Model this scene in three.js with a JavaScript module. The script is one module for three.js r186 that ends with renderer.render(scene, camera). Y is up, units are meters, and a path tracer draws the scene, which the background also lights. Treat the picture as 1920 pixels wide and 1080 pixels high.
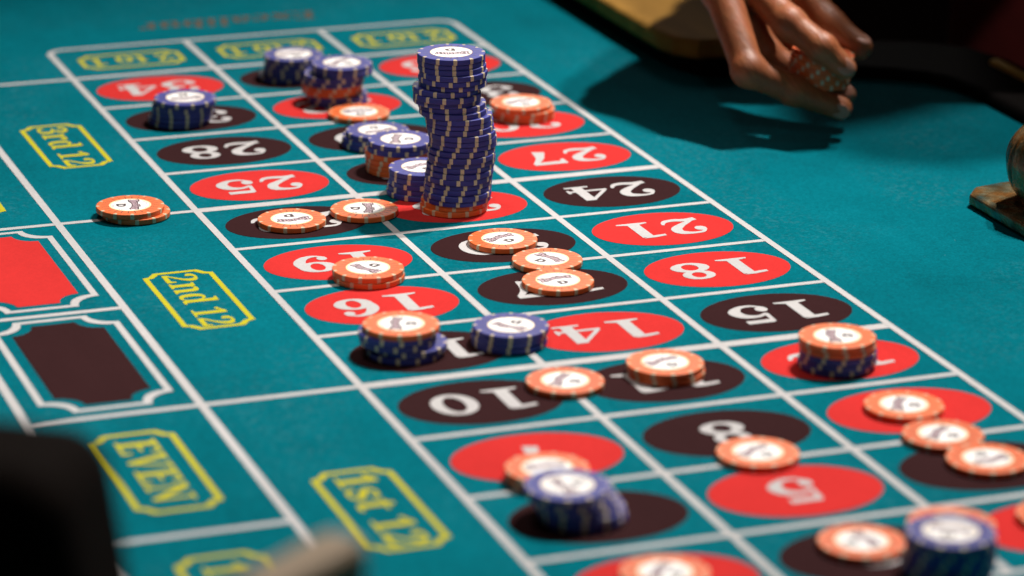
import * as THREE from 'three';
import { mergeGeometries } from 'three/addons/utils/BufferGeometryUtils.js';
import { RoundedBoxGeometry } from 'three/addons/geometries/RoundedBoxGeometry.js';
import { MarchingCubes } from 'three/addons/objects/MarchingCubes.js';
import { FontLoader } from 'three/addons/loaders/FontLoader.js';

// ------------------------------------------------------------------ camera, air, lamps, exposure
const scene = new THREE.Scene();
const camera = new THREE.PerspectiveCamera(9.859, 16 / 9, 0.05, 30);
camera.rotation.order = 'YXZ';
camera.rotation.set(-0.32118, -0.35572, 0.00987);
camera.position.set(-0.46982, 0.56752, 1.1666);
camera.updateMatrixWorld(true);
camera.focus = 1.875;
camera.userData.fStop = camera.getFocalLength() / 1000 / 0.021;   // a 21 mm wide lens opening

scene.background = new THREE.Color().setRGB(0.009, 0.0075, 0.007);  // dim light of the hall around the table

const renderer = new THREE.WebGLRenderer({ antialias: true });
renderer.setSize(1024, 576);
renderer.toneMapping = THREE.LinearToneMapping;
renderer.toneMappingExposure = 1.06;
renderer.shadowMap.enabled = true;

const AIM = new THREE.Vector3(0.12, 0, -0.42);
const LAMPS = [   // direction from the middle of the layout, distance, candela, softness, cone, colour
  { dir: [0.40, 0.88, -0.27], dist: 3.2, cd: 29, soft: 2.4, cone: 0.33, color: [1, 0.95, 0.89], label: 'bright ceiling spot lamp high over the dealer' },
  { dir: [0.455, 0.87, -0.19], dist: 3.2, cd: 20, soft: 3.2, cone: 0.33, color: [1, 0.95, 0.89], label: 'ceiling spot lamp over the side rail of the table' },
  { dir: [-0.12, 0.95, -0.10], dist: 2.8, cd: 4.5, soft: 5, cone: 0.165, color: [1, 0.94, 0.88], aim: [0.02, 0, -0.42], label: 'ceiling spot lamp straight over the outside bets' },
  { dir: [0.36, 0.42, -0.83], dist: 3.6, cd: 6, soft: 22, cone: 0.15, color: [1, 0.94, 0.88], aim: [0.05, 0, -0.40], label: 'low hanging spot lamp beyond the far end of the table' },
  { dir: [-0.30, 0.70, 0.64], dist: 2.6, cd: 4.2, soft: 6, cone: 0.085, color: [1, 0.93, 0.86], aim: [0.17, 0, -0.55], label: 'faint ceiling spot lamp on the players side of the table' },
  { dir: [-0.30, 0.70, 0.64], dist: 3.0, cd: 7, soft: 6, cone: 0.075, color: [1, 0.9, 0.8], aim: [0.80, -0.06, -1.00], label: 'small ceiling spot lamp trained on the dealer' },
];

// ------------------------------------------------------------------ helpers
function rng(seed) { let s = seed >>> 0; return () => { s = (s + 0x6d2b79f5) | 0; let t = Math.imul(s ^ (s >>> 15), 1 | s); t = (t + Math.imul(t ^ (t >>> 7), 61 | t)) ^ t; return ((t ^ (t >>> 14)) >>> 0) / 4294967296; }; }
const V = (x, y, z) => new THREE.Vector3(x, y, z);
const FPX = 6260.8;
const camRight = V(1, 0, 0).applyQuaternion(camera.quaternion), camFwd = V(0, 0, -1).applyQuaternion(camera.quaternion);
const flatRight = V(camRight.x, 0, camRight.z).normalize(), flatFwd = V(camFwd.x, 0, camFwd.z).normalize();
// a pixel of the photograph as a direction; where it meets the level y = h, or at a distance
const ray = (px, py) => V((px - 960) / FPX, -(py - 540) / FPX, -1).applyQuaternion(camera.quaternion);
const onLevel = (px, py, h = 0) => { const d = ray(px, py); return camera.position.clone().addScaledVector(d, (h - camera.position.y) / d.y); };
const atDepth = (px, py, t) => camera.position.clone().addScaledVector(ray(px, py), t);

const ONES = ['', 'one', 'two', 'three', 'four', 'five', 'six', 'seven', 'eight', 'nine', 'ten', 'eleven', 'twelve', 'thirteen', 'fourteen', 'fifteen', 'sixteen', 'seventeen', 'eighteen', 'nineteen'];
const spell = (n) => (n < 20 ? ONES[n] : (n < 30 ? 'twenty' : 'thirty') + (n % 10 ? '-' + ONES[n % 10] : ''));
const inWords = (t) => t.replace(/(red|black) (\d+)/g, (m, c, n) => c + ' ' + spell(+n));
const taken = {};
function numbered(name) { taken[name] = (taken[name] ?? -1) + 1; return taken[name] ? name + '_' + String(taken[name]).padStart(3, '0') : name; }
function shadows(o) { o.traverse((m) => { if (m.isMesh) { m.castShadow = true; m.receiveShadow = true; } }); return o; }
function thing(name, label, category, group) { const o = new THREE.Group(); o.name = numbered(name); o.userData = { label, category }; if (group) o.userData.group = group; scene.add(o); return o; }
function part(name, geometry, material, parent) { const m = new THREE.Mesh(geometry, material); m.name = name; m.castShadow = m.receiveShadow = true; parent.add(m); return m; }
function structure(name, geometry, material) { const m = part(numbered(name), geometry, material, scene); m.userData.kind = 'structure'; return m; }
const lin = (r, g, b) => new THREE.Color().setRGB(r, g, b);

function noiseTexture(size, paint) {
  const data = new Uint8Array(size * size * 4); paint(data, size);
  const t = new THREE.DataTexture(data, size, size); t.wrapS = t.wrapT = THREE.RepeatWrapping; t.magFilter = THREE.LinearFilter; t.minFilter = THREE.LinearMipmapLinearFilter; t.generateMipmaps = true; t.needsUpdate = true; return t;
}
function lattice(cells, seed) {   // tiling smooth noise in 0..1
  const r = rng(seed), g = Float32Array.from({ length: cells * cells }, r), sm = (t) => t * t * (3 - 2 * t);
  return (u, v) => { const x = u * cells, y = v * cells, xi = Math.floor(x), yi = Math.floor(y), fx = sm(x - xi), fy = sm(y - yi), at = (i, j) => g[((j % cells + cells) % cells) * cells + ((i % cells + cells) % cells)];
    return (at(xi, yi) * (1 - fx) + at(xi + 1, yi) * fx) * (1 - fy) + (at(xi, yi + 1) * (1 - fx) + at(xi + 1, yi + 1) * fx) * fy; };
}
// wool felt: short fibres, tiny nap clumps, worn paler patches and a few specks of lint
const FELT_TILE = 0.62;
function feltTexture(grain, patch, dust, base, seed) {   // base: dye colour (linear), or null for a grey multiplier
  return noiseTexture(2048, (d, n) => {
    const r = rng(seed), big = lattice(7, seed + 1), mid = lattice(31, seed + 2), nap = lattice(300, seed + 3), fine = lattice(820, seed + 4), cloud = lattice(12, seed + 5), fleck = lattice(330, seed + 6), brush = lattice(60, seed + 7);
    const h = new Float32Array(n * n), w = new Float32Array(n * n);
    for (let j = 0; j < n; j++) for (let i = 0; i < n; i++) { const u = i / n, v = j / n, k = j * n + i;
      h[k] = 1 + patch * (0.20 * (big(u, v) - 0.5) + 0.10 * (mid(u, v) - 0.5) + 0.08 * (brush(u, v / 6) - 0.5)) + grain * (0.24 * (nap(u, v) - 0.5) + 0.56 * (fine(u, v) - 0.5) + 0.22 * (r() - 0.5));
      const c = Math.max(0, cloud(u, v) - 0.45) * 2.2, f = Math.max(0, fleck(u, v) - 0.52) * 2; w[k] = dust * c * f * (0.5 + fine(u, v)); }
    for (let k = 0; k < 24000; k++) { const a = r() * 6.283, x = r() * n, y = r() * n, l = 2 + r() * 7, s = (r() - 0.45) * 0.3 * grain, b = (r() - 0.5) * 0.2; for (let q = 0; q < l; q++) { const i = (Math.floor(x + Math.cos(a + b * q) * q) + n) % n, j = (Math.floor(y + Math.sin(a + b * q) * q) + n) % n; h[j * n + i] += s; } }
    for (let k = 0; k < 420; k++) { const a = r() * 6.283, x = r() * n, y = r() * n, l = r() < 0.75 ? 2 : 4 + r() * 12, b = (r() - 0.5) * 0.4, s = dust * (0.5 + r() * 1.6); for (let q = 0; q < l; q++) { const i = (Math.floor(x + Math.cos(a + b * q) * q) + n) % n, j = (Math.floor(y + Math.sin(a + b * q) * q) + n) % n; w[j * n + i] += s; w[j * n + (i + 1) % n] += s * 0.6; } }
    const top = base ? 3.2 : 1 / 0.66;   // scale that keeps bright fibres inside a byte
    for (let k = 0; k < n * n; k++) for (let q = 0; q < 4; q++) d[4 * k + q] = q === 3 ? 255 : Math.max(0, Math.min(255, 255 * (base ? (base[q] * h[k] + w[k]) * top : h[k] / top)));
  });
}
const tealNoise = feltTexture(0.62, 1, 0.016, [0.0010, 0.129, 0.165], 11), inkNoise = feltTexture(0.20, 0.55, 0, null, 51), feltNoise = inkNoise;
const plasticNoise = noiseTexture(512, (d, n) => {
  const a = lattice(9, 5), b = lattice(40, 6), c = lattice(200, 7), e = lattice(16, 8), r = rng(9), h = new Float32Array(n * n);
  for (let j = 0; j < n; j++) for (let i = 0; i < n; i++) { const u = i / n, v = j / n; h[j * n + i] = 0.90 + 0.10 * (a(u, v) - 0.5) + 0.10 * (b(u, v) - 0.5) + 0.09 * (c(u, v) - 0.5) - 0.35 * Math.max(0, e(u, v) * b(u, v) - 0.42); }
  for (let k = 0; k < 700; k++) { const t = r() * 6.283, x = r() * n, y = r() * n, l = 3 + r() * 22, s = (r() - 0.6) * 0.12, w = (r() - 0.5) * 0.05; for (let q = 0; q < l; q++) { const i = (Math.floor(x + Math.cos(t + w * q) * q) + n) % n, j = (Math.floor(y + Math.sin(t + w * q) * q) + n) % n; h[j * n + i] += s; } }
  for (let k = 0; k < n * n; k++) { const g = Math.max(0, Math.min(255, h[k] * 255)); d[4 * k] = d[4 * k + 1] = d[4 * k + 2] = g; d[4 * k + 3] = 255; }
});
const felt = (r, g, b) => new THREE.MeshPhysicalMaterial({ color: lin(r / 0.66, g / 0.66, b / 0.66), map: inkNoise, bumpMap: tealNoise, bumpScale: 0.00016, roughness: 1, specularIntensity: 0.06 });
const M = {
  teal: new THREE.MeshPhysicalMaterial({ color: lin(1 / 3.2, 1 / 3.2, 1 / 3.2), map: tealNoise, bumpMap: tealNoise, bumpScale: 0.00030, roughness: 1, specularIntensity: 0.06 }), white: felt(0.50, 0.485, 0.485), red: felt(0.57, 0.032, 0.030), black: felt(0.034, 0.0125, 0.0135), yellow: felt(0.50, 0.45, 0.026), logo: felt(0.13, 0.085, 0.055),
  cream: new THREE.MeshPhysicalMaterial({ color: lin(0.66, 0.54, 0.36), map: plasticNoise, roughness: 0.5, specularIntensity: 0.8 }),
};

// ------------------------------------------------------------------ lamps above the table
LAMPS.forEach((L, i) => {
  const d = V(...L.dir).normalize(), aim = L.aim ? V(...L.aim) : AIM, pos = aim.clone().addScaledVector(d, L.dist);
  const lamp = thing('table_lamp', L.label, 'lamp');
  lamp.position.copy(pos); lamp.lookAt(aim.x, aim.y, aim.z);   // +z towards the table
  const pts = [[0.03, -0.19], [0.055, -0.185], [0.06, -0.16], [0.062, 0], [0.058, 0.002], [0.055, -0.004], [0.053, -0.05]].map(([r, z]) => new THREE.Vector2(r, z));
  part('housing', new THREE.LatheGeometry(pts, 40).rotateX(Math.PI / 2), new THREE.MeshStandardMaterial({ color: lin(0.03, 0.03, 0.03), roughness: 0.5 }), lamp);
  part('bulb', new THREE.CircleGeometry(0.05, 32).translate(0, 0, -0.03), new THREE.MeshStandardMaterial({ color: 0x222222, emissive: lin(...L.color), emissiveIntensity: 1.5 }), lamp);
  const s = new THREE.SpotLight(lin(...L.color), L.cd, 0, L.cone, 0.85, 2);
  s.position.set(0, 0, 0.02); s.target.position.set(0, 0, 1); s.castShadow = true; s.shadow.mapSize.set(2048, 2048); s.shadow.radius = L.soft; s.shadow.camera.near = 0.1; s.shadow.camera.far = 6;
  lamp.add(s, s.target);
});

// ------------------------------------------------------------------ the roulette table
const COL = 0.09669, ROW = 0.0778;
const X = (u) => u * COL, Z = (v) => -v * ROW;
const table = thing('roulette_table', 'roulette table covered with teal felt printed with betting numbers', 'table');
function feltUV(g) { const p = g.attributes.position, uv = new Float32Array(p.count * 2); for (let i = 0; i < p.count; i++) { uv[2 * i] = p.getX(i) / FELT_TILE; uv[2 * i + 1] = p.getZ(i) / FELT_TILE; } g.setAttribute('uv', new THREE.BufferAttribute(uv, 2)); return g; }
// shapes are drawn as (x, -z) and laid flat at height y
const lay = (shape, y, seg = 24) => feltUV(new THREE.ShapeGeometry(shape, seg).rotateX(-Math.PI / 2).translate(0, y, 0));
const INK = 0.00016;       // thickness of the print on the felt
const outline = (pts) => new THREE.Shape(pts.map(([x, z]) => new THREE.Vector2(x, -z)));

const railInner = [[0.545, 0.62], [0.545, -0.700], [0.541, -0.728], [0.530, -0.750], [0.512, -0.766], [0.490, -0.776], [0.450, -0.788], [0.415, -0.800], [0.396, -0.812], [0.388, -0.835], [0.386, -0.87], [0.386, -1.75]];
{
  const s = outline([[-0.62, 0.62], ...railInner, [-0.62, -1.75]]);
  const g = new THREE.ExtrudeGeometry(s, { depth: 0.03, bevelEnabled: false }).rotateX(-Math.PI / 2).translate(0, -0.03, 0);
  part('felt', feltUV(g), M.teal, table);
}
function line(u0, v0, u1, v1, w, name = 'white_line') {   // a straight printed line of width w metres
  const a = V(X(u0), 0, Z(v0)), b = V(X(u1), 0, Z(v1)), n = V(b.z - a.z, 0, a.x - b.x).normalize().multiplyScalar(w / 2);
  part(name, lay(outline([[a.x + n.x, a.z + n.z], [b.x + n.x, b.z + n.z], [b.x - n.x, b.z - n.z], [a.x - n.x, a.z - n.z]]), INK + (u0 === u1 ? 0.00008 : 0.00002)), M.white, table);   // lines along the table lie over those across it
}
const T1 = 0.0042, T2 = 0.0074, hu = T1 / 2 / COL, hv = T1 / 2 / ROW;
// outer border of the number field with its two rounded far corners
{
  const r = 0.014, x0 = X(0) - T1 / 2, x1 = X(3) + T1 / 2, z0 = Z(13) - T1 / 2, zb = Z(0);
  const s = new THREE.Shape(); const q = (p, x, z, R, a0, a1) => p.absarc(x, -z, R, a0, a1, true);
  s.moveTo(x0, -zb); s.lineTo(x0, -(z0 + r)); q(s, x0 + r, z0 + r, r, Math.PI, Math.PI / 2); s.lineTo(x1 - r, -z0); q(s, x1 - r, z0 + r, r, Math.PI / 2, 0); s.lineTo(x1, -zb); s.lineTo(x1 - T1, -zb);
  s.lineTo(x1 - T1, -(z0 + r)); s.absarc(x1 - r, -(z0 + r), r - T1, 0, Math.PI / 2, false); s.lineTo(x0 + r, -(z0 + T1)); s.absarc(x0 + r, -(z0 + r), r - T1, Math.PI / 2, Math.PI, false); s.lineTo(x0 + T1, -zb);
  part('border_line', lay(s, INK + 0.00012), M.white, table);
}
for (const u of [1, 2]) line(u, 0, u, 13 - hv, T1);
for (let v = 0; v <= 12; v++) line(0 + hu, v, 3 - hu, v, v === 4 || v === 8 ? T2 : v === 12 ? 0.005 : T1);
line(-0.838, 0, -0.838, 12, T1 * 1.05); line(-1.727, 0, -1.727, 12, T1 * 1.05);
for (const v of [0, 4, 8, 12]) line(-0.838 + hu, v, 0 - hu, v, T1 * 1.05);
for (const v of [0, 2, 4, 6, 8, 10, 12]) line(-1.727 + hu, v, -0.838 - hu, v, T1 * 1.05);

// numerals drawn as strokes of changing width on a 100 x 100 field
const DIGITS = {
  0: { ring: [[50, 50, 44, 50, 20, 37]] },
  1: { line: [[[50, 3, 27], [50, 95, 27]]], poly: [[[16, 0], [86, 0], [86, 6], [64, 12], [36, 12], [16, 6]], [[63, 100], [37, 100], [8, 94], [8, 84], [40, 88]]] },
  2: { dot: [[23, 70, 13]], line: [[[13, 74, 7], [26, 92, 9], [50, 95, 12], [75, 84, 23], [76, 64, 24], [56, 42, 17], [30, 22, 11], [15, 8, 9]], [[9, 8, 17], [34, 12, 17], [60, 7, 15], [82, 12, 12], [93, 30, 6]]] },
  3: { dot: [[23, 76, 12], [20, 25, 13]], line: [[[13, 78, 7], [28, 94, 9], [54, 95, 12], [76, 79, 24], [66, 59, 15], [40, 53, 9]], [[40, 54, 9], [70, 47, 16], [80, 28, 26], [60, 7, 13], [34, 4, 9], [10, 20, 7]]] },
  4: { line: [[[66, 2, 25], [66, 98, 25]], [[60, 95, 9], [10, 36, 9]], [[4, 32, 9], [96, 32, 9]]], poly: [[[38, 0], [94, 0], [94, 8], [38, 8]], [[90, 22], [97, 22], [97, 44], [90, 44]]] },
  5: { dot: [[20, 26, 13]], line: [[[24, 91, 17], [80, 91, 17]], [[24, 96, 9], [21, 50, 9]], [[20, 50, 8], [42, 62, 11], [70, 55, 22], [80, 32, 27], [60, 7, 13], [34, 4, 9], [10, 20, 7]]] },
  6: { dot: [[76, 80, 11]], ring: [[52, 31, 40, 31, 15, 22]], line: [[[84, 86, 6], [62, 97, 9], [38, 88, 18], [22, 62, 26], [22, 34, 22]]] },
  7: { line: [[[10, 90, 20], [88, 90, 17]], [[84, 88, 10], [60, 52, 18], [46, 4, 30]]], poly: [[[8, 66], [18, 68], [20, 98], [8, 99]]] },
  8: { ring: [[50, 74, 35, 26, 15, 16], [50, 28, 42, 28, 18, 18]] },
};
const flip = (g) => ({ dot: g.dot?.map(([x, y, r]) => [100 - x, 100 - y, r]), ring: g.ring?.map(([x, y, ...r]) => [100 - x, 100 - y, ...r]), line: g.line?.map((l) => l.map(([x, y, w]) => [100 - x, 100 - y, w])) });
DIGITS[9] = flip(DIGITS[6]);
function strip(left, right) {   // flat band between two rows of points, in the xy plane facing +z
  const p = [], idx = []; left.forEach((a, i) => p.push(a.x, a.y, 0, right[i].x, right[i].y, 0));
  for (let i = 0; i + 1 < left.length; i++) { const k = 2 * i; idx.push(k, k + 1, k + 2, k + 1, k + 3, k + 2); }
  const g = new THREE.BufferGeometry(); g.setAttribute('position', new THREE.Float32BufferAttribute(p, 3)); g.setIndex(idx); return g;
}
function digitGeometry(d) {
  const G = DIGITS[d], out = [];
  for (const [x, y, a, b, c, e] of G.ring ?? []) { const o = [], i = []; for (let k = 0; k <= 48; k++) { const t = k / 48 * 2 * Math.PI; o.push({ x: x + a * Math.cos(t), y: y + b * Math.sin(t) }); i.push({ x: x + c * Math.cos(t), y: y + e * Math.sin(t) }); } out.push(strip(i, o)); }
  for (const l of G.line ?? []) {
    const straight = l.length === 2, c = new THREE.CatmullRomCurve3(l.map(([x, y]) => V(x, y, 0)), false, 'centripetal'), w = new THREE.CatmullRomCurve3(l.map(([, , s], i) => V(i, s, 0)), false, 'catmullrom'), L = [], R = [], n = straight ? 1 : 30;
    for (let k = 0; k <= n; k++) { const t = k / n, p = c.getPoint(t), q = c.getTangent(t), s = w.getPoint(t).y / 2; L.push({ x: p.x - q.y * s, y: p.y + q.x * s }); R.push({ x: p.x + q.y * s, y: p.y - q.x * s }); }
    out.push(strip(L, R));
  }
  for (const q of G.poly ?? []) out.push(new THREE.ShapeGeometry(new THREE.Shape(q.map(([x, y]) => new THREE.Vector2(x, y)))));
  for (const [x, y, r] of G.dot ?? []) out.push(new THREE.CircleGeometry(r, 20).translate(x, y, 0));
  return mergeGeometries(out.map((g, i) => { const h = g.index ? g.toNonIndexed() : g; for (const k of Object.keys(h.attributes)) if (k !== 'position') h.deleteAttribute(k); h.translate(0, 0, i * 0.02); return h; }));
}
function facing(g) { g.computeVertexNormals(); const n = g.attributes.normal; for (let i = 0; i < n.count; i++) n.setXYZ(i, 0, 1, 0); return feltUV(g); }
const REDS = new Set([1, 3, 5, 7, 9, 12, 14, 16, 18, 19, 21, 23, 25, 27, 30, 32, 34, 36]);
const GW = 0.0265, GH = 0.0285;
for (let n = 1; n <= 36; n++) {
  const c = (n - 1) % 3, r = Math.floor((n - 1) / 3), cx = X(c + 0.508), cz = Z(r + 0.492);
  const e = new THREE.Shape(); e.absellipse(0, 0, 0.0418, 0.0300, 0, Math.PI * 2, false, 0);
  const og = new THREE.ShapeGeometry(e, 48).rotateX(-Math.PI / 2).translate(cx, INK, cz);
  const oval = part('number_oval', feltUV(og), REDS.has(n) ? M.red : M.black, table);
  oval.userData.label = (REDS.has(n) ? 'red' : 'black') + ' printed oval numbered ' + spell(n);
  const ds = String(n).split(''), gs = ds.map((d, i) => {   // the numerals stand on their heads for the camera: reading towards -x, tops towards +z
    const off = (i - (ds.length - 1) / 2) * GW * 1.04, g = digitGeometry(d), p = g.attributes.position;
    for (let k = 0; k < p.count; k++) { const gx = (p.getX(k) / 100 - 0.5) * GW + off, gy = (p.getY(k) / 100 - 0.5) * GH; p.setXYZ(k, cx - gx, INK * 2 + p.getZ(k) * 0.00012, cz + gy); }
    return g;
  });
  part('numeral', facing(mergeGeometries(gs)), M.white, oval);
}

const font = await new FontLoader().loadAsync('fonts/droid/droid_serif_bold.typeface.json');
// text laid flat: width and height in metres, its reading direction and its up direction in the table plane
function printText(str, cx, cz, width, height, right, up, material, name, parent, slant = 0, level = INK) {
  const g = new THREE.ShapeGeometry(font.generateShapes(str, 100), 8); g.computeBoundingBox(); const b = g.boundingBox, p = g.attributes.position, w = b.max.x - b.min.x, h = b.max.y - b.min.y;
  for (let k = 0; k < p.count; k++) { const gy = ((p.getY(k) - b.min.y) / h - 0.5) * height, gx = ((p.getX(k) - b.min.x) / w - 0.5) * width + slant * gy; p.setXYZ(k, cx + right[0] * gx + up[0] * gy, level, cz + right[1] * gx + up[1] * gy); }
  return part(name, facing(g), material, parent);
}
// yellow box with clipped corners, a x b half sizes along x and z
function yellowBox(cx, cz, a, b) {
  const ring = (o, k) => { const A = a - o, B = b - o, c = k; return [[A - c, -B], [A - c * 0.45, -B + c * 0.75], [A, -B + c * 0.9], [A, B - c * 0.9], [A - c * 0.45, B - c * 0.75], [A - c, B], [-A + c, B], [-A + c * 0.45, B - c * 0.75], [-A, B - c * 0.9], [-A, -B + c * 0.9], [-A + c * 0.45, -B + c * 0.75], [-A + c, -B]].map(([x, z]) => [cx + x, cz + z]); };
  const s = outline(ring(0, 0.0075)); s.holes.push(new THREE.Path(ring(0.0029, 0.0068).map(([x, z]) => new THREE.Vector2(x, -z))));
  return part('yellow_frame', lay(s, INK), M.yellow, table);
}
for (const [t, v] of [['1st 12', 2], ['2nd 12', 6], ['3rd 12', 10]]) { const f = yellowBox(X(-0.418), Z(v + 0.02), 0.0196, 0.0488); printText(t, X(-0.413), Z(v + 0.01), 0.088, 0.0195, [0, 1], [1, 0], M.yellow, 'lettering', f); }
for (const [t, v] of [['1 to 18', 1], ['EVEN', 3], ['ODD', 9], ['19 to 36', 11]]) { const f = yellowBox(X(-1.282), Z(v + 0.01), 0.0206, 0.0510); printText(t, X(-1.283), Z(v + 0.02), t.length < 4 ? 0.062 : 0.079, 0.0195, [0, 1], [1, 0], M.yellow, 'lettering', f); }
for (let c = 0; c < 3; c++) { const f = yellowBox(X(c + 0.51), Z(12.49), 0.0350, 0.0185); printText('2 to 1', X(c + 0.51), Z(12.49), 0.056, 0.021, [-1, 0], [0, 1], M.yellow, 'lettering', f); }
// red and black bets: white frame with hollowed corners round a filled field
function scooped(cx, cz, a, b, r, path) {
  const s = new path(), n = 10, add = (x, z, first) => (first ? s.moveTo(cx + x, -(cz + z)) : s.lineTo(cx + x, -(cz + z)));
  let first = true;
  for (const [sx, sz, a0] of [[1, -1, Math.PI], [1, 1, 1.5 * Math.PI], [-1, 1, 0], [-1, -1, 0.5 * Math.PI]]) for (let k = 0; k <= n; k++) { const t = a0 - (k / n) * Math.PI / 2; add(sx * a + r * Math.cos(t), sz * b + r * Math.sin(t), first); first = false; }
  return s;
}
for (const [v, mat, nm] of [[7.02, M.red, 'red_field'], [5.02, M.black, 'black_field']]) {
  const cx = X(-1.268), cz = Z(v), s = scooped(cx, cz, 0.0337, 0.0700, 0.0140, THREE.Shape); s.holes.push(scooped(cx, cz, 0.0337 - 0.0036, 0.0700 - 0.0036, 0.0140, THREE.Path));
  part('white_frame', lay(s, INK), M.white, table);
  part(nm, lay(scooped(cx, cz, 0.0241, 0.0612, 0.0125, THREE.Shape), INK), mat, table);
}
printText('Excalibur', 0.140, -1.056, 0.128, 0.022, [-1, 0], [0, 1], M.logo, 'felt_logo', table, 0.25);

// rails round the felt
{
  const leather = new THREE.MeshPhysicalMaterial({ color: lin(0.004, 0.0028, 0.0025), roughness: 0.85, specularIntensity: 0.12, bumpMap: plasticNoise, bumpScale: 0.0004 });
  const inner = railInner.map(([x, z]) => [x + 0.0065, z - (z < -0.77 && x > 0.4 ? 0.0045 : 0)]);
  const s = outline([...inner, [0.50, -1.75], [0.50, -0.87], [0.515, -0.84], [0.56, -0.825], [0.588, -0.80], [0.598, -0.76], [0.598, 0.62]]);
  const g = new THREE.ExtrudeGeometry(s, { depth: 0.034, bevelEnabled: true, bevelThickness: 0.006, bevelSize: 0.006, bevelSegments: 4 }).rotateX(-Math.PI / 2).translate(0, -0.032, 0);
  part('padded_rail', g, leather, table);
  const brass = new THREE.MeshStandardMaterial({ color: lin(0.50, 0.30, 0.07), metalness: 0.4, roughness: 0.4 });
  part('brass_strip', new RoundedBoxGeometry(0.008, 0.006, 1.36, 3, 0.0025).translate(0.586, 0.0085, -0.075), brass, table);
  const wn = noiseTexture(512, (d, n) => { const a = lattice(6, 21), b = lattice(60, 22), c = lattice(200, 23); for (let j = 0; j < n; j++) for (let i = 0; i < n; i++) { const u = i / n, v = j / n, q = a(u, v * 0.5), h = 0.75 + 0.2 * Math.sin((u * 24 + q * 3) * 6.283) * 0.4 + 0.2 * (b(u, v / 8) - 0.5) + 0.12 * (c(u, v / 10) - 0.5), k = 4 * (j * n + i); d[k] = d[k + 1] = d[k + 2] = Math.max(0, Math.min(255, h * 255)); d[k + 3] = 255; } });
  const wood = new THREE.MeshPhysicalMaterial({ color: lin(0.52, 0.27, 0.055), map: wn, roughness: 0.8, specularIntensity: 0.15 });
  const w = outline([[0.388, -1.75], [0.388, -0.855], [0.391, -0.836], [0.402, -0.824], [0.42, -0.821], [0.50, -0.821], [0.50, -1.75]]);
  const wg = new THREE.ExtrudeGeometry(w, { depth: 0.006, bevelEnabled: true, bevelThickness: 0.004, bevelSize: 0.005, bevelSegments: 4 }).rotateX(-Math.PI / 2).translate(0, 0.0125, 0);
  part('wooden_rail', wg, wood, table);
  const dark = new THREE.MeshStandardMaterial({ color: lin(0.03, 0.014, 0.008), roughness: 0.5 });
  part('apron', new THREE.BoxGeometry(1.16, 0.12, 2.2).translate(-0.02, -0.092, -0.56), dark, table);
  for (const z of [-1.3, 0.2]) part('pedestal', new THREE.CylinderGeometry(0.12, 0.2, 0.66, 24).translate(-0.02, -0.48, z), dark, table);
}
const carpet = new THREE.MeshStandardMaterial({ color: lin(0.05, 0.010, 0.010), map: feltNoise, roughness: 1 });
structure('floor', new THREE.PlaneGeometry(7, 7).rotateX(-Math.PI / 2).translate(0.5, -0.81, -1.5), carpet);

// ------------------------------------------------------------------ roulette chips
const RC = 0.0195, TC = 0.0032;
const chipProfile = [[0, 0], [RC - 0.0005, 0], [RC - 0.00012, 0.00014], [RC, 0.0005], [RC, TC - 0.0005], [RC - 0.00012, TC - 0.00014], [RC - 0.0005, TC], [0, TC]];
const bodyGeometry = new THREE.LatheGeometry(chipProfile.map(([r, y]) => new THREE.Vector2(r, y)), 72);
{ const p = bodyGeometry.attributes.position, uv = bodyGeometry.attributes.uv; for (let i = 0; i < p.count; i++) uv.setXY(i, (p.getX(i) + p.getY(i) * 0.7) / 0.04, (p.getZ(i) + p.getY(i)) / 0.04); }
const spotsGeometry = (() => {   // twelve pale edge inserts wrapped round the rim
  const out = [], lift = 0.00004, prof = [[RC - 0.0021, TC + lift, 0.35], [RC - 0.0017, TC + lift, 0.8], [RC - 0.0005, TC + lift, 1], [RC - 0.0001, TC - 0.00010, 1], [RC + lift, TC - 0.0005, 1], [RC + lift, 0.0005, 1], [RC - 0.0001, 0.0001, 1], [RC - 0.0005, 0.00002, 1]];
  for (let k = 0; k < 12; k++) for (let i = 0; i + 1 < prof.length; i++) {
    const q = [], a0 = k / 12 * 2 * Math.PI, m = 4;
    for (let j = 0; j < m; j++) { const f = (t, [r, y, w]) => { const a = a0 + (t / m - 0.5) * 2 * 0.055 * w; return [r * Math.cos(a), y, r * Math.sin(a)]; }; const A = f(j, prof[i]), B = f(j + 1, prof[i]), C = f(j, prof[i + 1]), D = f(j + 1, prof[i + 1]); q.push(...A, ...B, ...C, ...B, ...D, ...C); }
    const g = new THREE.BufferGeometry(); g.setAttribute('position', new THREE.Float32BufferAttribute(q, 3)); out.push(g);
  }
  const g = mergeGeometries(out); g.computeVertexNormals();
  const p = g.attributes.position, uv = new Float32Array(p.count * 2); for (let i = 0; i < p.count; i++) { uv[2 * i] = (p.getX(i) + p.getY(i)) / 0.04; uv[2 * i + 1] = p.getZ(i) / 0.04; } g.setAttribute('uv', new THREE.BufferAttribute(uv, 2)); return g;
})();
const FACE = 0.0172, faceGeometry = new THREE.CircleGeometry(FACE, 72).rotateX(-Math.PI / 2).translate(0, TC + 0.00003, 0);
const css = (c) => '#' + c.getHexString();
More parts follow.
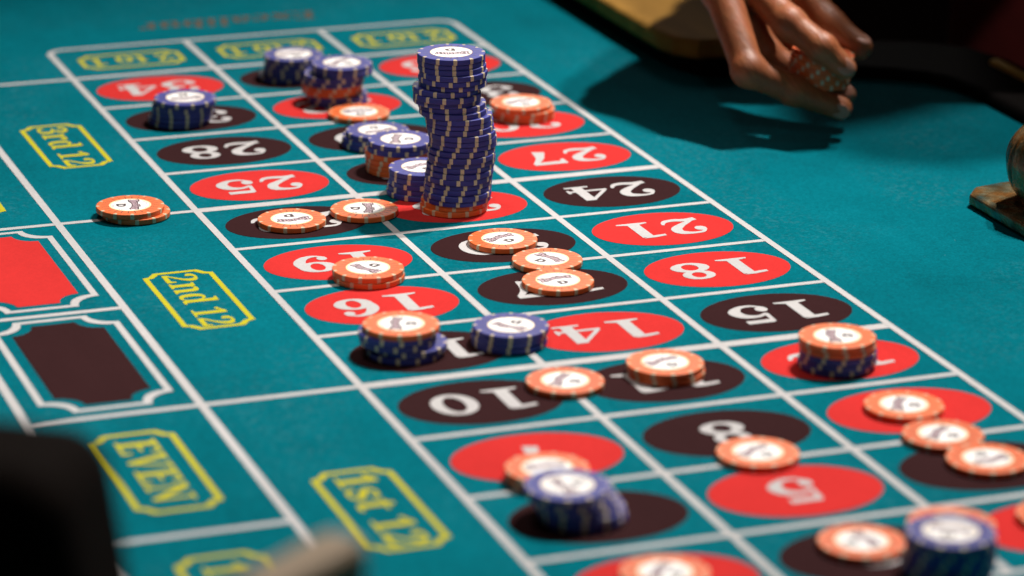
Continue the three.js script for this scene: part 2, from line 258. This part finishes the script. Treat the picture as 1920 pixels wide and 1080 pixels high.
function facePrint(body, lineColor, rim, word, edge, dark, seed) {   // printed centre of a chip with fine rays round it
  const S = 1024, c = document.createElement('canvas'); c.width = c.height = S; const x = c.getContext('2d'), R = S / 2 / FACE;
  x.fillStyle = css(body); x.fillRect(0, 0, S, S); x.translate(S / 2, S / 2);
  x.strokeStyle = lineColor; x.lineWidth = 0.0005 * R;
  for (let k = 0; k < 24; k++) { const a = (k + 0.5) / 24 * 2 * Math.PI; x.beginPath(); x.moveTo(0.0119 * R * Math.cos(a), 0.0119 * R * Math.sin(a)); x.lineTo(0.0166 * R * Math.cos(a), 0.0166 * R * Math.sin(a)); x.stroke(); }
  x.fillStyle = rim; x.beginPath(); x.arc(0, 0, 0.0121 * R, 0, 7); x.fill();
  x.strokeStyle = edge; x.lineWidth = 0.0002 * R; x.beginPath(); x.arc(0, 0, 0.0121 * R, 0, 7); x.stroke();
  x.fillStyle = '#f6f3f2'; x.beginPath(); x.arc(0, 0, 0.0108 * R, 0, 7); x.fill();
  x.textAlign = 'center'; x.textBaseline = 'middle';
  const arc = (t, r, mid, step, inward) => { x.fillStyle = dark; x.font = 'bold ' + 0.0018 * R + 'px sans-serif'; [...t].forEach((ch, i) => { const a = mid + (i - (t.length - 1) / 2) * step; x.save(); x.rotate(a); x.translate(0, inward ? r : -r); x.fillText(ch, 0, 0); x.restore(); }); };
  arc('ROULETTE', 0.0098 * R, 0, 0.18, false); arc('LAS VEGAS, NV', 0.0098 * R, 0, -0.17, true);
  x.lineJoin = 'round';
  const W = 'Excalibur'; x.font = 'bold ' + 0.0046 * R + 'px serif';
  [...W].forEach((ch, i) => { const s = (i - 4) / 4, big = 1 + 0.42 * s * s; x.save(); x.translate(s * 0.0078 * R, -0.0024 * R - 0.0008 * R * (1 - s * s)); x.scale(0.86 * big, big * 1.05); x.strokeStyle = dark; x.lineWidth = 0.0012 * R; x.strokeText(ch, 0, 0); x.fillStyle = word; x.fillText(ch, 0, 0); x.restore(); });
  x.save(); x.scale(1.3, 1); x.font = 'bold ' + 0.0072 * R + 'px sans-serif'; x.fillStyle = dark; x.strokeStyle = dark; x.lineWidth = 0.0005 * R; x.strokeText('D', 0, 0.0052 * R); x.fillText('D', 0, 0.0052 * R); x.restore();
  const r = rng(900 + seed);   // finger dirt and scratches
  for (let k = 0; k < 60; k++) { const a = r() * 6.28, q = Math.sqrt(r()) * S / 2, e = 4 + r() * 40; x.fillStyle = 'rgba(70,50,35,' + (0.012 + r() * 0.03) + ')'; x.beginPath(); x.ellipse(q * Math.cos(a), q * Math.sin(a), e, e * (0.3 + r() * 0.5), r() * 3, 0, 7); x.fill(); }
  for (let k = 0; k < 50; k++) { const a = r() * 6.28, q = Math.sqrt(r()) * S / 2, b = r() * 6.28, l = 20 + r() * 90; x.strokeStyle = r() < 0.5 ? 'rgba(40,25,20,' + r() * 0.22 + ')' : 'rgba(255,245,230,' + r() * 0.2 + ')'; x.lineWidth = 0.6 + r() * 1.6; x.beginPath(); x.moveTo(q * Math.cos(a), q * Math.sin(a)); x.lineTo(q * Math.cos(a) + l * Math.cos(b), q * Math.sin(a) + l * Math.sin(b)); x.stroke(); }
  const t = new THREE.CanvasTexture(c); t.colorSpace = THREE.SRGBColorSpace; t.magFilter = THREE.LinearFilter; t.anisotropy = 8; return t;
}
const turned = (t, k) => { const c = t.clone(); c.rotation = k * 1.3; c.offset.set(k * 0.37, k * 0.61); c.needsUpdate = true; return c; };
function chipKind(body, print, tone, k) {
  const noise = turned(plasticNoise, k), tint = body.clone().multiply(lin(...tone));
  const bodyM = new THREE.MeshPhysicalMaterial({ color: tint.clone().multiplyScalar(1 / 0.88), map: noise, roughnessMap: noise, bumpMap: noise, bumpScale: 0.00008, roughness: 0.58, specularIntensity: 1 });
  const faceM = new THREE.MeshPhysicalMaterial({ map: facePrint(tint, ...print, '#33181c', k), roughnessMap: noise, bumpMap: noise, bumpScale: 0.00005, roughness: 0.58, specularIntensity: 1 });
  const g = new THREE.Group();
  part('body', bodyGeometry, bodyM, g); const s = part('edge_spots', spotsGeometry, M.cream, g); s.userData.kind = 'stuff'; part('printed_face', faceGeometry, faceM, g);
  return g;
}
const TONES = [[1, 1, 1], [0.92, 0.90, 0.90], [1.05, 1.10, 1.04], [0.97, 1.05, 0.95]];
const CHIP = {
  o: TONES.map((t, k) => chipKind(lin(0.72, 0.125, 0.022), ['#5e1f08', '#f3ddb0', '#d9b9c4', '#c07a3a'], t, k)),
  b: TONES.map((t, k) => chipKind(lin(0.030, 0.032, 0.25), ['#0d0a20', '#f6ead0', '#dcc3cc', '#8a3a3a'], t, k + 4)),
};
const COLOR = { o: 'orange', b: 'blue' }, ORD = ['', 'lowest', 'second', 'third', 'fourth', 'fifth', 'sixth', 'seventh', 'eighth', 'ninth', 'tenth', 'eleventh', 'twelfth', 'thirteenth', 'fourteenth', 'fifteenth', 'sixteenth', 'seventeenth', 'eighteenth', 'nineteenth', 'twentieth', 'twenty-first', 'twenty-second', 'twenty-third', 'twenty-fourth', 'twenty-fifth', 'twenty-sixth', 'twenty-seventh', 'twenty-eighth', 'twenty-ninth'];
const rs = rng(77);
function placeChip(k, pos, turn, label, group, quaternion) {
  const c = CHIP[k][Math.floor(rs() * 4)].clone(); c.name = numbered(COLOR[k] + '_chip'); c.position.copy(pos); c.rotation.y = turn; if (quaternion) c.quaternion.copy(quaternion);
  c.userData = { label, category: 'casino chip', group }; scene.add(c); return c;
}
// chips of a pile from the felt up: 'oobb', the pixel of the centre of its top face, where it lies,
// sideways shifts in photo pixels from the bottom chip up (relative to the top one), the turn of the top print in degrees
function pile(kinds, px, py, where, turn, shift = [], deep = [], twist = 5) {
  where = inWords(where);
  const n = kinds.length, top = onLevel(px, py, n * TC + INK * 3), depth = top.clone().sub(camera.position).dot(camFwd), mm = depth / FPX;
  let a = rs() * 6.28;
  for (let i = 0; i < n; i++) {
    const k = kinds[i], last = i === n - 1, jig = last ? 0 : 0.0005;
    const p = top.clone().addScaledVector(flatRight, (shift[i] ?? 0) * mm + (rs() - 0.5) * jig).addScaledVector(flatFwd, (deep[i] ?? 0) + (rs() - 0.5) * 2 * jig); p.y = i * (TC + 0.00002) + INK * 2.6;
    a += rs() < 0.28 ? rs() * 0.52 : (twist + (rs() - 0.5) * 5) * Math.PI / 180;
    const printTurn = Math.atan2(flatFwd.dot(V(0, 0, -1)), flatFwd.dot(V(1, 0, 0))) - Math.PI / 2 + turn * Math.PI / 180;
    const label = n === 1 ? COLOR[k] + ' chip lying alone ' + where : last ? COLOR[k] + ' chip on top of the pile ' + where : ORD[i + 1] + ' ' + COLOR[k] + ' chip up the pile ' + where;
    placeChip(k, p, last ? printTurn : a, label, n === 1 ? 'single chips on the layout' : 'chips piled ' + where);
  }
}
const rep = (s, n) => s.repeat(n);
// the tall tower on 23: x of each chip's centre in the photograph, from the top down
const towerX = [846, 846.5, 848, 850, 849, 849, 837, 839, 839, 848.5, 850, 860, 862, 864, 866.5, 868, 869, 866, 866, 867.5, 864.5, 863, 861, 861, 860.5, 860, 858, 853, 852.5];
pile('oo' + rep('b', 27), 846, 99, 'in the tall tower on red 23', 188, towerX.slice().reverse().map((x) => x - 846), towerX.slice().reverse().map((x, i) => (i === 28 ? 0 : 0.0012 * Math.sin(i * 1.7))), 3);
pile(rep('b', 5), 347, 182, 'on black 31', 200, [-13, -8, -5, -3, 0], [0, 0, 0, 0, 0], -4);
pile(rep('b', 5), 550, 101, 'on black 35', 30, [-12, -1, 0, 1, 0]);
pile('bboobbbb', 641, 117, 'on red 32', 60, [-8, -9, -18, -19, -16, -14, 1, 2].slice(0, 7).concat(0));
pile('o', 673, 209, 'between red 32 and black 29', 15);
pile('ooo', 977, 191, 'between black 33 and red 30', 35, [6, 5, 0]);
pile('bbb', 708, 243, 'on black 29', 210, [-8, -7, 0]);
pile(rep('o', 4) + 'bb', 751, 260, 'on the line above black 26', 88, [-4, -5, -6, -7, -3, 0]);
pile(rep('b', 5), 791, 312, 'below black 26 beside the tower', 40, [-5, -2, 0, 1, 0]);
pile('oo', 244, 384, 'where the third and second dozens meet', -80, [10, 0]);
pile('o', 547, 409, 'on black 22', 203);
pile('o', 683, 390, 'on the line touching black 22', -84);
pile('oo', 690, 501, 'on red 19', 140, [0.5, 0]);
pile('o', 942.5, 446.5, 'on black 20', 45);
pile('o', 1026, 484.5, 'on the line between black 20 and black 17', -45);
pile('o', 1046, 524, 'on black 17', 30);
pile('bbbbo', 752, 606, 'on black 13', 90, [8, 15, -7, -8, 0], [0, 0.001, 0, 0, 0]);
pile('bbb', 958, 609, 'between black 13 and red 14', 150, [-3, -4, 0]);
pile('o', 1059.5, 712, 'between black 10 and black 11', 72);
pile('oo', 1247, 678, 'on black 11', 40, [2, 0]);
pile('bbboo', 1570, 629, 'on red 12', 96, [0, 3, 2, 0.5, 0], [], 6);
pile('o', 1695, 757, 'on red 9', 78);
pile('o', 1768, 812, 'on the line between red 9 and black 6', 62);
pile('o', 1852, 858, 'on black 6', -150);
pile('o', 1421, 846, 'between black 8 and red 5', 50);
pile('oo', 1026, 876, 'on red 7', 20, [1, 0]);
pile('bbbbb', 1064, 908, 'on black 4', 120, [30, 27, 17, 8, 0]);
pile('o', 1247, 1071, 'on red 1', 70);
pile('o', 1616, 1013, 'on black 2', -60);
pile('ooo', 1784, 980, 'behind the blue pile on black 2', 0);
pile(rep('b', 6), 1783, 995, 'on the line between black 2 and red 3', -20, [-3, -2, 1, 2, 1, 0]);
pile('o', 1987, 962, 'on red 3', 0);

// ------------------------------------------------------------------ mottled bronze holder at the edge of the felt
{
  const o = thing('bronze_holder', 'mottled bronze plate with ribbed column standing on the empty felt', 'holder');
  o.position.set(0.428, 0, -0.4915);
  const mt = noiseTexture(256, (d, n) => { const a = lattice(7, 31), b = lattice(18, 32), c = lattice(60, 33); for (let j = 0; j < n; j++) for (let i = 0; i < n; i++) { const u = i / n, v = j / n, q = a(u, v), w = b(u, v), e = c(u, v), k = 4 * (j * n + i); d[k] = 80 + 130 * q * (0.6 + 0.4 * e); d[k + 1] = 74 + 112 * (0.5 * w + 0.5 * q) * (0.6 + 0.4 * e); d[k + 2] = 58 + 96 * w * (0.5 + 0.5 * e); d[k + 3] = 255; } });
  mt.colorSpace = THREE.SRGBColorSpace;
  const bronze = new THREE.MeshPhysicalMaterial({ color: lin(0.80, 0.74, 0.62), map: mt, bumpMap: mt, bumpScale: 0.0012, metalness: 0.45, roughness: 0.26 });
  const s = new THREE.Shape(); s.moveTo(0.002, 0.008); s.quadraticCurveTo(0.002, 0, 0.014, 0.000); s.lineTo(0.1, 0.0); s.lineTo(0.1, -0.15); s.lineTo(0.002, -0.15); s.lineTo(0.002, 0.008);
  const g = new THREE.ExtrudeGeometry(outline([[0.004, 0.004], [0.012, -0.006], [0.030, -0.010], [0.11, -0.010], [0.11, 0.16], [0.004, 0.16]]), { depth: 0.004, bevelEnabled: true, bevelThickness: 0.002, bevelSize: 0.003, bevelSegments: 3 }).rotateX(-Math.PI / 2).translate(0, 0.0023, 0);
  { const p = g.attributes.position, uv = g.attributes.uv; for (let i = 0; i < p.count; i++) uv.setXY(i, (p.getX(i) + p.getY(i)) / 0.07, (p.getZ(i) + p.getY(i)) / 0.07); }
  part('plate', g, bronze, o);
  const cx = 0.0385, cz = 0.040;
  const bulb = [[0, 0.006], [0.019, 0.006], [0.021, 0.010], [0.027, 0.016], [0.0305, 0.026], [0.0305, 0.036], [0.027, 0.046], [0.020, 0.054], [0.012, 0.058], [0.010, 0.066], [0.014, 0.072], [0.013, 0.080], [0, 0.084]].map(([r, y]) => new THREE.Vector2(r, y));
  const bg = new THREE.LatheGeometry(new THREE.SplineCurve(bulb).getPoints(60), 48).translate(cx, 0.002, cz); { const uv = bg.attributes.uv; for (let i = 0; i < uv.count; i++) uv.setXY(i, uv.getX(i) * 3, uv.getY(i) * 1.4); }
  part('knob', bg, bronze, o);
  for (let k = 0; k < 5; k++) part('band', new THREE.TorusGeometry(0.0303, 0.0019, 10, 56).rotateY(0.5 + k * 0.63).scale(1, 0.86, 1).translate(cx, 0.0335, cz), bronze, o);
}

// ------------------------------------------------------------------ blurred things close to the lens
{
  const taper = (g) => { const p = g.attributes.position; for (let i = 0; i < p.count; i++) p.setX(i, p.getX(i) * (1.15 - 1.35 * p.getY(i))); g.computeVertexNormals(); return g; };
  const k = thing('black_case', 'black round-cornered case standing at the near end of the layout', 'case');
  const corner = onLevel(152, 846, 0.188), yaw = -0.62; k.position.set(corner.x - 0.098 * Math.cos(yaw), 0, corner.z + 0.098 * Math.sin(yaw)); k.rotation.y = yaw;
  const bm = new THREE.MeshPhysicalMaterial({ color: lin(0.008, 0.0048, 0.0035), roughness: 0.9, specularIntensity: 0.15, bumpMap: plasticNoise, bumpScale: 0.0003 });
  part('body', taper(new RoundedBoxGeometry(0.22, 0.188, 0.06, 6, 0.016).translate(0, 0.0945, 0)), bm, k);
  part('clasp', new RoundedBoxGeometry(0.12, 0.006, 0.064, 4, 0.0025).translate(0, 0.160, 0), bm, k);
  const w = thing('tan_wallet', 'tan leather wallet standing beside the black case', 'wallet');
  w.position.copy(onLevel(634, 1040, 0.158)).setY(0); w.rotation.y = 0.62;
  part('cover', new RoundedBoxGeometry(0.056, 0.164, 0.018, 5, 0.005).translate(-0.022, 0.0825, 0), new THREE.MeshPhysicalMaterial({ color: lin(0.46, 0.33, 0.21), roughness: 0.6, map: plasticNoise }), w);
  part('fold', new RoundedBoxGeometry(0.048, 0.152, 0.005, 3, 0.002).translate(-0.022, 0.0765, -0.0105), new THREE.MeshPhysicalMaterial({ color: lin(0.45, 0.36, 0.26), roughness: 0.7 }), w);
}

// ------------------------------------------------------------------ the dealer
const smin = (a, b, k) => { const h = Math.max(k - Math.abs(a - b), 0) / k; return Math.min(a, b) - h * h * k * 0.25; };
function capsule(p, a, b, ra, rb) {   // distance to a tapered capsule
  const bx = b.x - a.x, by = b.y - a.y, bz = b.z - a.z, px = p.x - a.x, py = p.y - a.y, pz = p.z - a.z, t = Math.max(0, Math.min(1, (px * bx + py * by + pz * bz) / (bx * bx + by * by + bz * bz + 1e-12)));
  return Math.hypot(px - bx * t, py - by * t, pz - bz * t) - (ra + (rb - ra) * t);
}
function sdfMesh(fn, c, half, N) {
  const mc = new MarchingCubes(N, new THREE.MeshBasicMaterial(), false, false, 400000); mc.isolation = 0;
  const p = V(0, 0, 0), step = 2 / N; let q = 0;
  for (let z = 0; z < N; z++) for (let y = 0; y < N; y++) for (let x = 0; x < N; x++) { p.set(c.x + (x * step - 1) * half, c.y + (y * step - 1) * half, c.z + (z * step - 1) * half); mc.field[q++] = -fn(p) / half; }
  mc.update();
  const n = mc.count, g = new THREE.BufferGeometry();
  g.setAttribute('position', new THREE.BufferAttribute(mc.positionArray.slice(0, n * 3), 3)); g.setAttribute('normal', new THREE.BufferAttribute(mc.normalArray.slice(0, n * 3), 3));
  g.scale(half, half, half).translate(c.x, c.y, c.z);
  const P = g.attributes.position, uv = new Float32Array(n * 2); for (let i = 0; i < n; i++) { uv[2 * i] = (P.getX(i) + P.getY(i) * 0.6) / 0.08; uv[2 * i + 1] = (P.getZ(i) + P.getY(i) * 0.8) / 0.08; } g.setAttribute('uv', new THREE.BufferAttribute(uv, 2));
  return g;
}
{
  const D = 2.085, J = (x, y, d) => atDepth(x, y, D + d);
  const wrist = J(1318, -225, 0.075), elbow = V(0.575, 0.27, -0.92), shoulder = V(0.67, 0.48, -0.945);
  // finger chains: knuckle, middle joint, end joint, tip and their thicknesses
  const fingers = [
    { j: [J(1390, -48, 0.02), J(1480, 44, -0.012), J(1541, 90, -0.022), J(1584, 128, -0.020)], r: [0.0118, 0.0100, 0.0088, 0.0074] },   // forefinger over the near side
    { j: [J(1352, -20, 0.01), J(1403, 132, -0.018), J(1490, 170, -0.012), J(1576, 203, -0.006)], r: [0.0120, 0.0100, 0.0090, 0.0074] },   // long finger underneath
    { j: [J(1372, -20, 0.032), J(1436, 100, 0.014), J(1510, 148, 0.012), J(1584, 176, 0.012)], r: [0.0115, 0.0096, 0.0086, 0.0072] },
    { j: [J(1404, -30, 0.050), J(1462, 62, 0.034), J(1500, 104, 0.026), J(1530, 138, 0.022)], r: [0.0120, 0.0104, 0.0088, 0.0072] },
  ];
  const thumb = { j: [J(1410, -130, 0.05), J(1492, -18, 0.03), J(1553, 48, 0.020), J(1612, 88, 0.014)], r: [0.0165, 0.0132, 0.0108, 0.0082] };
  const farElbow = V(0.710, 0.225, -0.745), farWrist = V(0.545, 0.170, -0.800), farHand = V(0.452, 0.160, -0.825);
  const palmA = J(1392, -40, 0.045), palmB = J(1428, 52, 0.036);
  const skinField = (p) => {
    let palm = capsule(p, wrist, fingers[0].j[0], 0.024, 0.0135);
    for (const f of fingers) palm = smin(palm, capsule(p, wrist, f.j[0], 0.023, f.r[0] * 1.15), 0.018);
    palm = smin(palm, capsule(p, fingers[0].j[0], fingers[3].j[0], 0.0115, 0.0100), 0.012);
    palm = smin(palm, capsule(p, palmA, palmB, 0.022, 0.015), 0.014);
    let d = palm; let t = capsule(p, wrist, thumb.j[0], 0.022, thumb.r[0]); for (let i = 0; i < 3; i++) t = smin(t, capsule(p, thumb.j[i], thumb.j[i + 1], thumb.r[i], thumb.r[i + 1]), 0.006);
    d = smin(d, t, 0.014);
    for (const f of fingers) { let e = 1; for (let i = 0; i < 3; i++) e = smin(e, capsule(p, f.j[i], f.j[i + 1], f.r[i], f.r[i + 1]), 0.004); for (const q of [1, 2]) e = smin(e, Math.hypot(p.x - f.j[q].x, p.y - f.j[q].y, p.z - f.j[q].z) - f.r[q] * 1.05, 0.003); d = smin(d, e, 0.0035); }
    return smin(d, capsule(p, wrist, elbow, 0.0265, 0.043), 0.02);
  };
  const hc = J(1440, 10, 0.02), hand = sdfMesh(skinField, hc, 0.125, 112);
  const upper = sdfMesh((p) => Math.max(capsule(p, wrist, elbow, 0.0265, 0.043), hc.distanceTo(p) > 0.4 ? 1 : -1), wrist.clone().lerp(elbow, 0.5), 0.20, 56);
  const dealer = thing('person', 'dealer in dark red waistcoat holding orange chips over the felt', 'person');
  const sn = noiseTexture(512, (d, n) => { const a = lattice(10, 41), b = lattice(50, 42), c = lattice(170, 43); for (let j = 0; j < n; j++) for (let i = 0; i < n; i++) { const u = i / n, v = j / n, h = 0.78 + 0.40 * (a(u, v) - 0.5) + 0.22 * (b(u, v) - 0.5) + 0.22 * (c(u, v) - 0.5), w = b(v, u) - 0.5, k = 4 * (j * n + i); d[k] = Math.min(255, h * 265); d[k + 1] = Math.min(255, h * (250 - 60 * w)); d[k + 2] = Math.min(255, h * (245 - 40 * w)); d[k + 3] = 255; } });
  const skin = new THREE.MeshPhysicalMaterial({ color: lin(0.44, 0.145, 0.055), map: sn, bumpMap: sn, bumpScale: 0.0005, roughness: 0.48, specularIntensity: 0.8 });
  // the torso stands turned: own axes right (towards the reaching arm), up and ahead
  const mid = V(0.775, 0, -0.86), SR = V(-0.67, 0, -0.74), SF = V(-0.74, 0, 0.67), W = (r, y, f) => mid.clone().addScaledVector(SR, r).addScaledVector(SF, f).setY(y), own = V(0, 0, 0);
  const local = (fn) => (p) => { const dx = p.x - mid.x, dz = p.z - mid.z; own.set(dx * SR.x + dz * SR.z, p.y, dx * SF.x + dz * SF.z); return fn(own); };   // x right, y up, z ahead
  const egg = (p, x, y, z, a, b, c) => (Math.hypot((p.x - x) / a, (p.y - y) / b, (p.z - z) / c) - 1) * Math.min(a, b, c);
  const headField = local((p0) => { const p = V(p0.x, p0.y, p0.z - 0.0); let d = egg(p, 0, 0.74, 0.02, 0.076, 0.118, 0.098); d = smin(d, capsule(p, V(0, 0.50, -0.01), V(0, 0.66, 0.0), 0.058, 0.055), 0.03); d = smin(d, capsule(p, V(0, 0.75, 0.112), V(0, 0.712, 0.128), 0.009, 0.014), 0.012); d = smin(d, capsule(p, V(0, 0.655, 0.095), V(0, 0.64, 0.07), 0.022, 0.03), 0.03); d = smin(d, capsule(p, V(-0.03, 0.762, 0.098), V(0.03, 0.762, 0.098), 0.010, 0.010), 0.012); for (const s of [-1, 1]) { d = smin(d, egg(p, s * 0.078, 0.725, 0.01, 0.010, 0.03, 0.018), 0.008); d = Math.max(d, -egg(p, s * 0.03, 0.742, 0.118, 0.013, 0.008, 0.012)); } return Math.max(d, -egg(p, 0, 0.678, 0.122, 0.022, 0.004, 0.014)); });
  part('body', mergeGeometries([hand, upper, sdfMesh((p) => { let d = capsule(p, farWrist, farHand, 0.027, 0.033); for (let k = 0; k < 4; k++) d = smin(d, capsule(p, farHand.clone().add(V(-0.012, 0.004 - 0.0155 * (k - 1.5), 0.012)), farHand.clone().add(V(0.012, -0.004 - 0.0155 * (k - 1.5), 0.038)), 0.0105, 0.009), 0.005); return d; }, farHand.clone().lerp(farWrist, 0.3), 0.10, 48), sdfMesh(headField, W(0, 0.66, 0.02), 0.2, 72)]), skin, dealer);
  // finger nails
  const nailM = new THREE.MeshPhysicalMaterial({ color: lin(0.50, 0.23, 0.16), roughness: 0.4 });
  const nail = (a, b, r, side) => { const dir = b.clone().sub(a).normalize(), up = side.clone().addScaledVector(dir, -side.dot(dir)).normalize(), g = new THREE.SphereGeometry(1, 20, 12).scale(0.0050, 0.0012, 0.0064), m = part('nail', g, nailM, dealer); m.position.copy(b).addScaledVector(up, r * 0.84).addScaledVector(dir, -0.0012); const x = up.clone().cross(dir); m.quaternion.setFromRotationMatrix(new THREE.Matrix4().makeBasis(x, up, dir)); };
  const toCam = camFwd.clone().negate(), upv = V(0, 1, 0);
  nail(fingers[0].j[2], fingers[0].j[3], fingers[0].r[3], toCam.clone().addScaledVector(upv, 0.1)); nail(fingers[1].j[2], fingers[1].j[3], fingers[1].r[3], toCam.clone().addScaledVector(upv, -0.4)); nail(fingers[2].j[2], fingers[2].j[3], fingers[2].r[3], toCam.clone().addScaledVector(upv, 0.3)); nail(thumb.j[2], thumb.j[3], thumb.r[3], upv.clone().addScaledVector(toCam, 0.3));
  // clothes
  const cloth = (r, g, b) => new THREE.MeshPhysicalMaterial({ color: lin(r, g, b), map: feltNoise, roughness: 0.9, sheen: 0.3 });
  const cuff = wrist.clone().lerp(elbow, 0.14);
  const torso = local((p) => { let d = 1; for (const [y, a, c, z] of [[-0.16, 0.17, 0.115, 0], [0.05, 0.155, 0.105, 0.0], [0.25, 0.175, 0.12, 0.0], [0.39, 0.17, 0.11, 0.0]]) d = smin(d, egg(p, 0, y, z, a, 0.17, c), 0.06); return d; });
  const collar = W(0, 0.48, 0.0), far = W(-0.18, 0.48, 0.0);
  const sleeves = (p) => { let d = smin(capsule(p, cuff, elbow, 0.044, 0.060), capsule(p, elbow, shoulder, 0.060, 0.070), 0.03); d = smin(d, capsule(p, shoulder, collar, 0.066, 0.08), 0.03); d = smin(d, capsule(p, collar, far, 0.08, 0.066), 0.03); d = smin(d, capsule(p, far, farElbow, 0.062, 0.052), 0.02); d = smin(d, capsule(p, farElbow, farWrist.clone().lerp(farHand, 0.55), 0.058, 0.054), 0.02); return d + 0.0025 * Math.sin(p.y * 160 + p.x * 90) * Math.sin(p.z * 120 + p.x * 60); };
  part('waistcoat', sdfMesh(torso, W(0, 0.13, 0), 0.5, 80), cloth(0.20, 0.012, 0.012), dealer);
  part('shirt', sdfMesh(sleeves, V(0.70, 0.28, -0.80), 0.44, 92), cloth(0.02, 0.02, 0.022), dealer);
  const legs = local((p) => { let d = egg(p, 0, -0.22, 0, 0.17, 0.12, 0.115); for (const s of [-1, 1]) d = smin(d, smin(capsule(p, V(s * 0.085, -0.2, 0), V(s * 0.09, -0.5, 0.005), 0.085, 0.06), capsule(p, V(s * 0.09, -0.5, 0.005), V(s * 0.095, -0.79, -0.01), 0.06, 0.045), 0.02), 0.03); return Math.max(d, -0.808 - p.y); });
  part('trousers', sdfMesh(legs, W(0, -0.45, 0), 0.42, 64), cloth(0.16, 0.010, 0.010), dealer);
  part('hair', sdfMesh(local((p) => Math.max(egg(p, 0, 0.75, 0.008, 0.086, 0.125, 0.102), 0.03 - (p.y - 0.74) + (p.z - 0.02) * 0.9)), W(0, 0.77, 0.0), 0.18, 48), cloth(0.012, 0.008, 0.006), dealer);
  part('eyes', mergeGeometries([-1, 1].map((k) => { const q = W(k * 0.03, 0.742, 0.098); return new THREE.SphereGeometry(0.011, 16, 12).translate(q.x, q.y, q.z); })), new THREE.MeshPhysicalMaterial({ color: lin(0.25, 0.2, 0.18), roughness: 0.2 }), dealer);
  // the chips between the fingers
  const axis = V(0, 1, 0).addScaledVector(flatRight, 0.10).addScaledVector(flatFwd, -0.05).normalize(), q = new THREE.Quaternion().setFromUnitVectors(V(0, 1, 0), axis);
  const base = atDepth(1535, 152, D + 0.004);
  for (let i = 0; i < 6; i++) placeChip('o', base.clone().addScaledVector(axis, i * (TC + 0.00002)).addScaledVector(flatRight, (rs() - 0.5) * 0.0012), 0, (i === 5 ? 'top orange chip' : ORD[i + 1] + (i ? ' from bottom' : '') + ' orange chip') + " of the stack in the dealer's fingers", "chips in the dealer's hand", q.clone().multiply(new THREE.Quaternion().setFromAxisAngle(V(0, 1, 0), i * 0.17)));
}

renderer.render(scene, camera);
